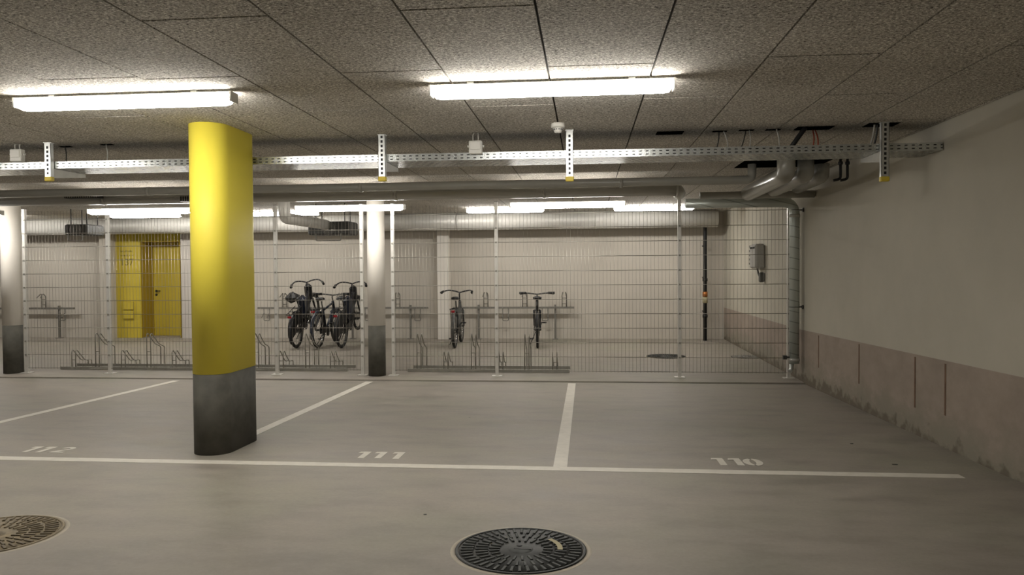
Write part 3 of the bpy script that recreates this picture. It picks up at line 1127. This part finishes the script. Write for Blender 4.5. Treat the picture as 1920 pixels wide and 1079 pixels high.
# black stand pipe on the back wall
yp = 15.62
xp = at(1322, 500, yp).x
zp = at(1322, 412.5, yp).z
t = thing('stand_pipe', (xp, yp, 0), 'black pipe running down the back wall right of the drain cover', 'pipe')
part('tube', MB().tube(rounded([(at(1195, 412, yp).x, yp, zp - 0.005), (xp, yp, zp), (xp, yp, zf(yp))], 0.09, 8), 0.038, 14), 'black', t)
for py, hh, mat_ in ((552, .05, 'brass'), (563, .06, 'label_cream'), (525, .03, 'black'), (593, .03, 'black')):
    z = at(1322, py, yp).z
    part('coupling', MB().lathe([(0.03, -hh), (0.050, -hh), (0.050, hh), (0.03, hh)], (xp, yp, z), 14), mat_, t, 'brass coupling' if mat_ == 'brass' else None)
for py in (521, 585, 461):
    z = at(1322, py, yp).z
    part('wall_clip', MB().box(xp - .012, xp + .012, yp, YB - 0.001, z - .012, z + .012), 'dark_steel', t)

# emergency unit on right wall
def onright(px, py, X=XR):
    d = ray(px, py); return CAM + d * (X / d.x)
a, bq = onright(1419, 480), onright(1441, 480)
zt1, zb1 = onright(1430, 458).z, onright(1430, 504).z
ylo, yhi = bq.y, a.y
t = thing('mounted_box', (XR - 0.06, (ylo + yhi) / 2, zb1), 'grey wall box with a cable tail on the right wall behind the fence', 'wall box')
ym = (ylo + yhi) / 2
mb = MB().bbox(XR - 0.16, XR - 0.001, ym - 0.22, ym + 0.22, zb1, zt1, 0.03)
part('box_body', mb, 'grey_plastic', t)
mb = MB()
for i in range(5):
    mb.cbox((XR - 0.15, ym + 0.226, zb1 + 0.08 + i * 0.07), (0.02, 0.012, 0.03))
    mb.cbox((XR - 0.165, ym - 0.15 + 0.07 * i, zt1 - 0.06), (0.01, 0.02, 0.03))
part('fins', mb, 'dark_steel', t)
hb = onright(1437, 530).z
part('cable_tail', MB().tube(rounded([(XR - 0.08, ym, zb1), (XR - 0.07, ym - 0.04, zb1 - 0.10), (XR - 0.05, ym - 0.14, zb1 - 0.17), (XR - 0.05, ym - 0.16, hb + 0.12)], 0.05), 0.014, 8), 'dark_steel', t)
part('plug_grip', MB().bbox(XR - 0.09, XR - 0.012, ym - 0.20, ym - 0.12, hb, hb + 0.16, 0.015), 'dark_steel', t, 'dark grip at the cable end')

# small ventilation grilles hung under the duct on the left
for (pa, pb, pt, pbm, mat, lab) in ((120, 183, 364, 371, 'black', 'dark slatted ventilation grille under the duct left of the yellow pillar'),
                                    (337, 420, 368, 377, 'grey_plastic', 'pale slatted ventilation grille under the duct partly behind the yellow pillar')):
    Y = 9.05
    a_, b_ = at(pa, pt, Y), at(pb, pbm, Y)
    t = thing('ventilation_grille', ((a_.x + b_.x) / 2, Y, b_.z), lab, 'grille')
    part('grille_frame', MB().box(a_.x, b_.x, Y, Y + 0.12, b_.z, a_.z), mat, t)
    m_ = MB()
    x = a_.x + 0.01
    while x < b_.x - 0.01:
        m_.box(x, x + 0.012, Y - 0.004, Y, b_.z + 0.004, a_.z - 0.004)
        x += 0.03
    part('slats', m_, 'grey_plastic' if mat == 'black' else 'black', t)

# ------------------------------------------------------------------ fence
YFN = 10.53
posts = [48, 204, 518, 679, 737, 931, 1274, 1479]
PXs = [at(p, 560, YFN).x for p in posts]
ZT = 2.385
ZB = at(1000, 696, YFN).z
plabels = ['tall galvanised fence post right beside the far left white column',
           'tall galvanised fence post left of the yellow doorway',
           'tall galvanised fence post left of the leftmost bicycle',
           'tall galvanised fence post just left of the middle white column',
           'tall galvanised fence post just right of the middle white column',
           'tall galvanised fence post between the two right bicycles',
           'tall galvanised fence post through the dark drain cover',
           'tall galvanised fence post beside the spiral duct']


def fence_post(X, label):
    z0 = zf(YFN)
    t_ = thing('fence_post', (X, YFN, z0), label, 'fence post', 'fence posts')
    m_ = MB().box(X - 0.022, X + 0.022, YFN - 0.02, YFN + 0.03, z0, ZT + 0.03)
    part('upright', m_, 'fence_post_zinc', t_)
    part('base_plate', MB().box(X - 0.07, X + 0.07, YFN - 0.06, YFN + 0.06, z0, z0 + 0.010), 'fence_post_zinc', t_)
    z = ZB + 0.2
    while z < ZT - 0.1:
        part('wire_clamp', MB().bbox(X - 0.015, X + 0.015, YFN - 0.028, YFN - 0.0195, z - 0.011, z + 0.011, 0.002), 'rack_metal', t_)
        z += 0.2
    part('post_cap', MB().box(X - 0.024, X + 0.024, YFN - 0.022, YFN + 0.032, ZT + 0.03, ZT + 0.036), 'dark_steel', t_)


for X, lab in zip(PXs, plabels):
    fence_post(X, lab)
fence_post(at(-140, 560, YFN).x, 'tall galvanised fence post beyond the left edge')


def fence_panel(x0, x1, label):
    t_ = thing('mesh_fence', ((x0 + x1) / 2, YFN, ZB), label, 'fence', 'wire mesh fence panels')
    hm, vm = MB(), MB()
    y = YFN - 0.004
    z = ZB
    while z <= ZT - 0.08:
        hm.tube([(x0, y - 0.004, z), (x1, y - 0.004, z)], 0.0038, 5)
        z += 0.2
    n = int(round((x1 - x0 - 0.02) / 0.05))
    for i in range(n + 1):
        x = x0 + 0.01 + (x1 - x0 - 0.02) * i / n
        vm.tube([(x, y + 0.003, ZB - 0.015), (x, y + 0.003, ZT)], 0.0019, 5)
    a_ = part('horizontal_wires', hm, 'fence_wire', t_)
    b_ = part('vertical_wires', vm, 'fence_wire', t_)


pl = ['wire mesh fence panel between the far left white column and the yellow doorway',
      'wire mesh fence panel in front of the yellow doorway, behind the yellow pillar',
      'wire mesh fence panel in front of the three crowded bicycles',
      'narrow wire mesh fence panel behind the middle white column',
      'wire mesh fence panel in front of the wall pilaster and the bicycle beside it',
      'wide wire mesh fence panel in front of the single rightmost bicycle',
      'wire mesh fence panel in front of the black stand pipe and wall box']
for i in range(7):
    if i == 3:
        continue
    fence_panel(PXs[i] + 0.024, PXs[i + 1] - 0.024, pl[i])
fence_panel(at(-140, 560, YFN).x + 0.024, at(0, 560, YFN).x - 0.06, 'wire mesh fence panel left of the far left column')

# ------------------------------------------------------------------ bicycle stands on the floor behind the fence
def floor_stand(px0, px1, lows, highs, label):
    y0, y1 = 10.92, 11.30
    z0 = zf(11.1)
    xa2, xb2 = at(px0, 697, y0).x, at(px1, 697, y0).x
    t_ = thing('bicycle_stand', ((xa2 + xb2) / 2, 11.1, z0), label, 'bicycle stand', 'floor bicycle stands')
    for yy in (y0, y1):
        part('base_rail', MB().box(xa2, xb2, yy - 0.02, yy + 0.02, z0, z0 + 0.045), 'rack_metal', t_)
    for px, h in [(p, .30) for p in lows] + [(p, .56) for p in highs]:
        x = at(px, 690, y0).x
        m_ = MB()
        for dx in (0, 0.062):
            X = x + dx
            path = [(X, y0, z0 + 0.04), (X, y0, z0 + h - 0.02), (X, y0 + 0.035, z0 + h), (X, y0 + 0.10, z0 + h - 0.07),
                    (X, y0 + 0.22, z0 + h - 0.18), (X, y1, z0 + h - 0.24 if h > .4 else z0 + 0.11), (X, y1, z0 + 0.04)]
            m_.tube(rounded(path, 0.03, 4), 0.0075, 6)
        m_.tube([(x, y0, z0 + h * .5), (x + .062, y0, z0 + h * .5)], 0.006, 6)
        part('wheel_holder', m_, 'rack_metal', t_)


floor_stand(115, 652, [135, 228, 323, 430, 524, 620], [180, 276, 375, 478, 573], 'long low galvanised bicycle stand on the floor behind the fence, left one')
floor_stand(765, 1068, [832, 935, 1036], [782, 884, 984], 'low galvanised floor bicycle stand behind the fence, right of the middle white column')

# wall stands
def wall_stand(px0, px1, ups, downs, legs, label):
    Y = 15.78
    a_, b_ = at(px0, 579, Y), at(px1, 579, Y)
    z = 0.665
    t_ = thing('wall_bicycle_stand', ((a_.x + b_.x) / 2, Y, 0), label, 'bicycle stand', 'wall bicycle stands')
    part('top_rail', MB().box(a_.x, b_.x, Y - 0.02, Y + 0.02, z - 0.02, z + 0.02), 'wall_rack_metal', t_)
    for px in legs:
        x = at(px, 600, Y).x
        m_ = MB().box(x - 0.02, x + 0.02, Y + 0.021, Y + 0.06, zf(Y), z + 0.06)
        m_.box(x - 0.06, x + 0.06, Y - 0.02, Y + 0.1, zf(Y), zf(Y) + 0.012)
        m_.box(x - 0.015, x + 0.015, Y + 0.05, YB - 0.04, z - 0.22, z - 0.19)
        part('leg', m_, 'wall_rack_metal', t_)
    for px in ups:
        x = at(px, 570, Y).x
        m_ = MB()
        for dx in (-0.045, 0.045):
            m_.tube(rounded([(x + dx, Y, z + 0.018), (x + dx, Y, z + 0.28), (x + dx * .5, Y - 0.05, z + 0.33), (x + dx, Y - 0.16, z + 0.24)], 0.03, 4), 0.010, 6)
        m_.tube([(x - .045, Y, z + .20), (x + .045, Y, z + .20)], 0.008, 6)
        m_.tube([(x - .045, Y, z + .08), (x + .045, Y, z + .08)], 0.008, 6)
        part('wheel_holder', m_, 'wall_rack_metal', t_)
    for px in downs:
        x = at(px, 590, Y).x
        m_ = MB()
        m_.tube(rounded([(x - .06, Y, z - 0.018), (x - .06, Y, z - 0.27), (x + .06, Y, z - 0.27), (x + .06, Y, z - 0.018)], 0.02, 4), 0.010, 6)
        m_.tube([(x - .06, Y, z - .1), (x - .06, Y - .12, z - .2)], 0.008, 6)
        m_.tube([(x + .06, Y, z - .1), (x + .06, Y - .12, z - .2)], 0.008, 6)
        part('wheel_holder', m_, 'wall_rack_metal', t_)


wall_stand(-60, 139, [-20, 82], [30, 117], [20, 109], 'wall bicycle stand at the far left, left of the yellow doorway')
wall_stand(483, 803, [534, 640, 746], [500, 588, 690, 783], [560, 660, 769], 'wall bicycle stand behind the three crowded bicycles')
wall_stand(850, 1077, [911, 984, 1058], [948, 1022], [897, 1041], 'wall bicycle stand behind the two right bicycles')

# ------------------------------------------------------------------ bicycles
def bicycle(px, tilt, yaw, label, frame='black_paint', fenders=True, carrier=True, bar='city', bag=False, light=True, turn=0.0, basket=False, scale=1.0, rear_bag=False, guard=False):
    p = onfloor(px, 653)
    root = bpy.data.objects.new('bicycle', None); col.objects.link(root); root.empty_display_size = .1
    tag(root, label, 'bicycle', 'parked bicycles')
    R = 0.345; WB = 1.08

    def prt(name, mb_, mat, parent=root, lab=None):
        o_ = mesh_obj(name, mb_, mat); o_.parent = parent
        if lab: o_['label'] = lab
        return o_
    ra = Vector((0, 0, R)); fa = Vector((0, WB, R))
    for c_ in (ra, fa):
        w = prt('wheel', MB().torus(c_, R - 0.026, 0.027, 44, 8), 'rubber')
        prt('rim', MB().torus(c_, R - 0.053, 0.012, 44, 6), 'chrome' if frame != 'black_paint' else 'dark_steel', w)
        s_ = MB()
        for i in range(28):
            a_ = 2 * PI * i / 28
            sx = 0.03 if i % 2 else -0.03
            s_.tube([(sx, c_.y + 0.02 * math.cos(a_ + .8), c_.z + 0.02 * math.sin(a_ + .8)), (0, c_.y + (R - .045) * math.cos(a_), c_.z + (R - .045) * math.sin(a_))], 0.0016, 3, caps=False)
        prt('spokes', s_, 'chrome', w)
        prt('hub', MB().tube([(-0.055, c_.y, c_.z), (0.055, c_.y, c_.z)], 0.022, 10), 'dark_steel', w)
    BBp = Vector((0, .45, .29)); ST = Vector((0, .27, .74)); HT = Vector((0, .86, .86)); HB = Vector((0, .91, .70))
    f_ = MB()
    f_.tube([BBp, ST], 0.024, 8); f_.tube([HT, HB], 0.030, 8)
    f_.tube([BBp, HB - Vector((0, .0, -.02))], 0.032, 8)
    if bar == 'city':
        f_.tube(rounded([HT - Vector((0, 0, .05)), (0, .55, .50), (0, .38, .47)], .15), 0.027, 8)
    else:
        f_.tube([ST - Vector((0, 0, .04)), HT - Vector((0, 0, .03))], 0.020, 8)
    for s_ in (-1, 1):
        f_.tube([BBp, (s_ * .06, 0, R)], 0.014, 6); f_.tube([ST, (s_ * .06, 0, R)], 0.013, 6)
    prt('frame', f_, frame)
    k_ = MB()
    k_.tube([HB + Vector((0, 0, .02)), (0, .93, .66)], 0.022, 8)
    k_.tube([(-.06, .93, .66), (.06, .93, .66)], 0.016, 8)
    for s_ in (-1, 1):
        k_.tube([(s_ * .06, .93, .66), (s_ * .06, .98, .50), (s_ * .06, WB, R)], [.022, .019, .014], 8)
    prt('fork', k_, frame)
    # handlebar
    top = Vector((0, .82, .99 if bar == 'city' else .95))
    h_ = MB().tube([HT, top, top + Vector((0, .06, .03))], 0.014, 8)
    cth, sth = math.cos(turn), math.sin(turn)
    hc = top + Vector((0, .05, .03))
    def hb(x, y, z):
        return (hc.x + x * cth - y * sth, hc.y + x * sth + y * cth, hc.z + z)
    if bar == 'city':
        left = [(0, 0, 0), (-.10, .02, .03), (-.22, -.02, .05), (-.29, -.14, .03), (-.31, -.24, 0.01)]
    else:
        left = [(0, 0, 0), (-.08, 0, .01), (-.20, -.01, .025), (-.33, -.03, .025)]
    for s_ in (1, -1):
        path = [hb(s_ * x, y, z) for x, y, z in left]
        h_.tube(rounded(path, .05, 4), 0.014, 8)
    ho_ = prt('handlebar', h_, 'dark_steel' if bar != 'city' else 'black_paint')
    for s_ in (1, -1):
        a_, b_ = [hb(s_ * x, y, z) for x, y, z in left[-2:]]
        a_, b_ = Vector(a_), Vector(b_)
        m0 = a_.lerp(b_, .15)
        prt('grip', MB().tube([m0, b_ + (b_ - a_) * .15], 0.024, 8), 'rubber', ho_)
        prt('brake_lever', MB().tube([m0 + Vector((0, .03, -.01)), b_ + Vector((0, .06, -.03))], 0.008, 6), 'dark_steel', ho_)
    # saddle
    SD = Vector((0, .20, .93))
    prt('seat_post', MB().tube([ST, SD - Vector((0, 0, .05))], 0.013, 8), 'dark_steel')
    sm = MB()
    secs = [(-.13, .075, .0, .03), (-.10, .085, .012, .06), (-.02, .075, .012, .06), (.06, .035, .004, .05), (.15, .018, .0, .035), (.17, .010, -.01, .02)]
    vs, fs = [], []
    n = 12
    for (y, w, dz, th) in secs:
        for i in range(n):
            a_ = 2 * PI * i / n
            vs.append((w * math.cos(a_), SD.y + y, SD.z + dz + (th * .4) * math.sin(a_) - (th * .4 if math.sin(a_) < 0 else 0) * .8))
    for i in range(len(secs) - 1):
        for j in range(n):
            fs.append((i * n + j, i * n + (j + 1) % n, (i + 1) * n + (j + 1) % n, (i + 1) * n + j))
    fs.append(tuple(range(n))); fs.append(tuple((len(secs) - 1) * n + j for j in range(n)))
    prt('saddle', sm.add(vs, fs, True), 'black')
    # crank
    c_ = MB().lathe([(0.0001, 0), (.095, 0), (.10, .002), (.10, .006), (0.0001, .008)], (0.035, BBp.y, BBp.z), 26, 'x')
    ck = prt('chainring', c_, 'dark_steel')
    ang = 0.6 if tilt else 1.9
    for s_ in (1, -1):
        e = BBp + Vector((s_ * .075, s_ * .17 * math.cos(ang), s_ * .17 * math.sin(ang)))
        prt('crank_arm', MB().tube([BBp + Vector((s_ * .02, 0, 0)), BBp + Vector((s_ * .065, 0, 0)), e], 0.010, 6), 'chrome', ck)
        prt('pedal', MB().bbox(min(e.x, e.x + s_ * .10), max(e.x, e.x + s_ * .10), e.y - .045, e.y + .045, e.z - .012, e.z + .012, .004), 'black', ck)
    ch = MB().tube([(.04, BBp.y, BBp.z + .098), (.04, 0, R + .035), ], .005, 5).tube([(.04, BBp.y, BBp.z - .098), (.04, 0, R - .035)], .005, 5)
    prt('chain', ch, 'dark_steel')
    if fenders:
        def fender(cy, a0, a1):
            vs, fs = [], []
            n_ = 18
            for i in range(n_ + 1):
                a_ = a0 + (a1 - a0) * i / n_
                for (x, rr) in ((-.034, R + .004), (-.024, R + .022), (0, R + .029), (.024, R + .022), (.034, R + .004)):
                    vs.append((x, cy + rr * math.cos(a_), R + rr * math.sin(a_)))
            for i in range(n_):
                for j in range(4):
                    fs.append((i * 5 + j, i * 5 + j + 1, (i + 1) * 5 + j + 1, (i + 1) * 5 + j))
            return MB().add(vs, fs, True)
        prt('mudguard', fender(0, math.radians(20), math.radians(205)), frame)
        prt('mudguard', fender(WB, math.radians(25), math.radians(170)), frame)
        if guard:
            for s_ in (-1, 1):
                ol = [((R + .004) * math.cos(math.radians(35 + 150 * i / 12)), R + (R + .004) * math.sin(math.radians(35 + 150 * i / 12))) for i in range(13)]
                ol += [(.12 * math.cos(math.radians(185 - 150 * i / 6)), R + .12 * math.sin(math.radians(185 - 150 * i / 6))) for i in range(7)]
                n_ = len(ol)
                vs = [(s_ * .038, y_, z_) for y_, z_ in ol] + [(s_ * .043, y_, z_) for y_, z_ in ol]
                fs = [(i, (i + 1) % n_, n_ + (i + 1) % n_, n_ + i) for i in range(n_)]
                for o_ in (0, n_):
                    for i in range(12):
                        i2 = 19 - (i + 1) // 2
                        i3 = 19 - (i + 2) // 2
                        q_ = [o_ + i, o_ + i + 1] + ([o_ + i3] if i3 < n_ and i3 != i2 else []) + ([o_ + i2] if i2 < n_ else [])
                        if len(set(q_)) >= 3:
                            fs.append(tuple(q_))
                prt('skirt_guard', MB().add(vs, fs, False), 'black')
        prt('chain_guard', MB().bbox(.045, .060, -.04, .58, .27, .40, .006), 'black')
    else:
        m_ = MB().tube([(0, .30, .62), (0, .12, .74), (0, -.12, .80)], [.010, .02, .016], 6)
        prt('mudguard', m_, 'black')
    if carrier:
        z = R + .40
        m_ = MB()
        for s_ in (-1, 1):
            m_.tube([(s_ * .06, .22, z), (s_ * .06, -.26, z)], .007, 6)
            m_.tube([(s_ * .06, -.12, z), (s_ * .065, 0, R)], .006, 6)
            m_.tube([(s_ * .06, .08, z), (s_ * .065, 0, R)], .006, 6)
        for y in (-.26, -.08, .10):
            m_.tube([(-.06, y, z), (.06, y, z)], .006, 6)
        prt('luggage_carrier', m_, 'black')
    if light:
        z = R + .36 if carrier else .80
        prt('rear_light', MB().bbox(-.035, .035, -.285, -.26, z - .02, z + .02, .006), 'red_lens', root, 'red rear light')
    if bag:
        m_ = MB().bbox(-.09, .05, .88, 1.04, .66, .96, .05)
        prt('front_bag', m_, 'black', root, 'black bag on the handlebar')
        m_ = MB().bbox(-.07, .07, .36, .62, .48, .86, .05)
        prt('frame_bag', m_, 'dark_blue', root)
    if rear_bag:
        m_ = MB().bbox(-.17, .04, .02, .30, .86, 1.04, .06)
        prt('saddle_cover', m_, 'black', root)
    prt('kickstand', MB().tube([(-.03, .38, .28), (-.14, .32, .03)], .008, 6), 'dark_steel')
    root.rotation_euler = (math.radians(tilt), 0, math.radians(yaw))
    root.scale = (scale,) * 3
    root.location = (p.x, p.y + .0, zf(p.y) + R * (1 - math.cos(math.radians(tilt))) + R * 0.0)
    # keep the rear tyre above the floor contact
    root.location.y += R * math.sin(math.radians(tilt))
    return root


bicycle(556, 17, 2, 'black bicycle with raised front wheel and covered saddle, leftmost of the three crowded bicycles', bag=True, turn=0.35, rear_bag=True, bar='city', guard=True)
bicycle(597, 0, 0, 'dark bicycle with low handlebar, middle of the three crowded bicycles', bar='mtb', fenders=True, frame='dark_blue')
bicycle(641, 14, 0, 'black bicycle with raised front wheel nearest the middle white column', bar='city', turn=0.15, bag=True, guard=True)
bicycle(853, 0, 3, 'dark city bicycle with curved handlebar beside the wall pilaster', frame='dark_steel', bar='city', turn=-.15, guard=False)
bicycle(1008, 0, 4, 'black mountain bicycle standing alone, rightmost bicycle', bar='mtb', fenders=False, carrier=False, light=False, turn=0.0)

# ------------------------------------------------------------------ world and view
w = bpy.data.worlds.new('world'); scene.world = w
w.use_nodes = True
w.node_tree.nodes['Background'].inputs[0].default_value = (0.5, 0.47, 0.42, 1)
w.node_tree.nodes['Background'].inputs[1].default_value = 0.05
scene.view_settings.view_transform = 'Standard'
scene.view_settings.look = 'None'
scene.view_settings.exposure = -0.12
scene.cycles.max_bounces = 8
scene.cycles.diffuse_bounces = 5
scene.cycles.sample_clamp_indirect = 6.0
for o in list(bpy.data.objects):
    if '_w' in o:
        del o['_w']
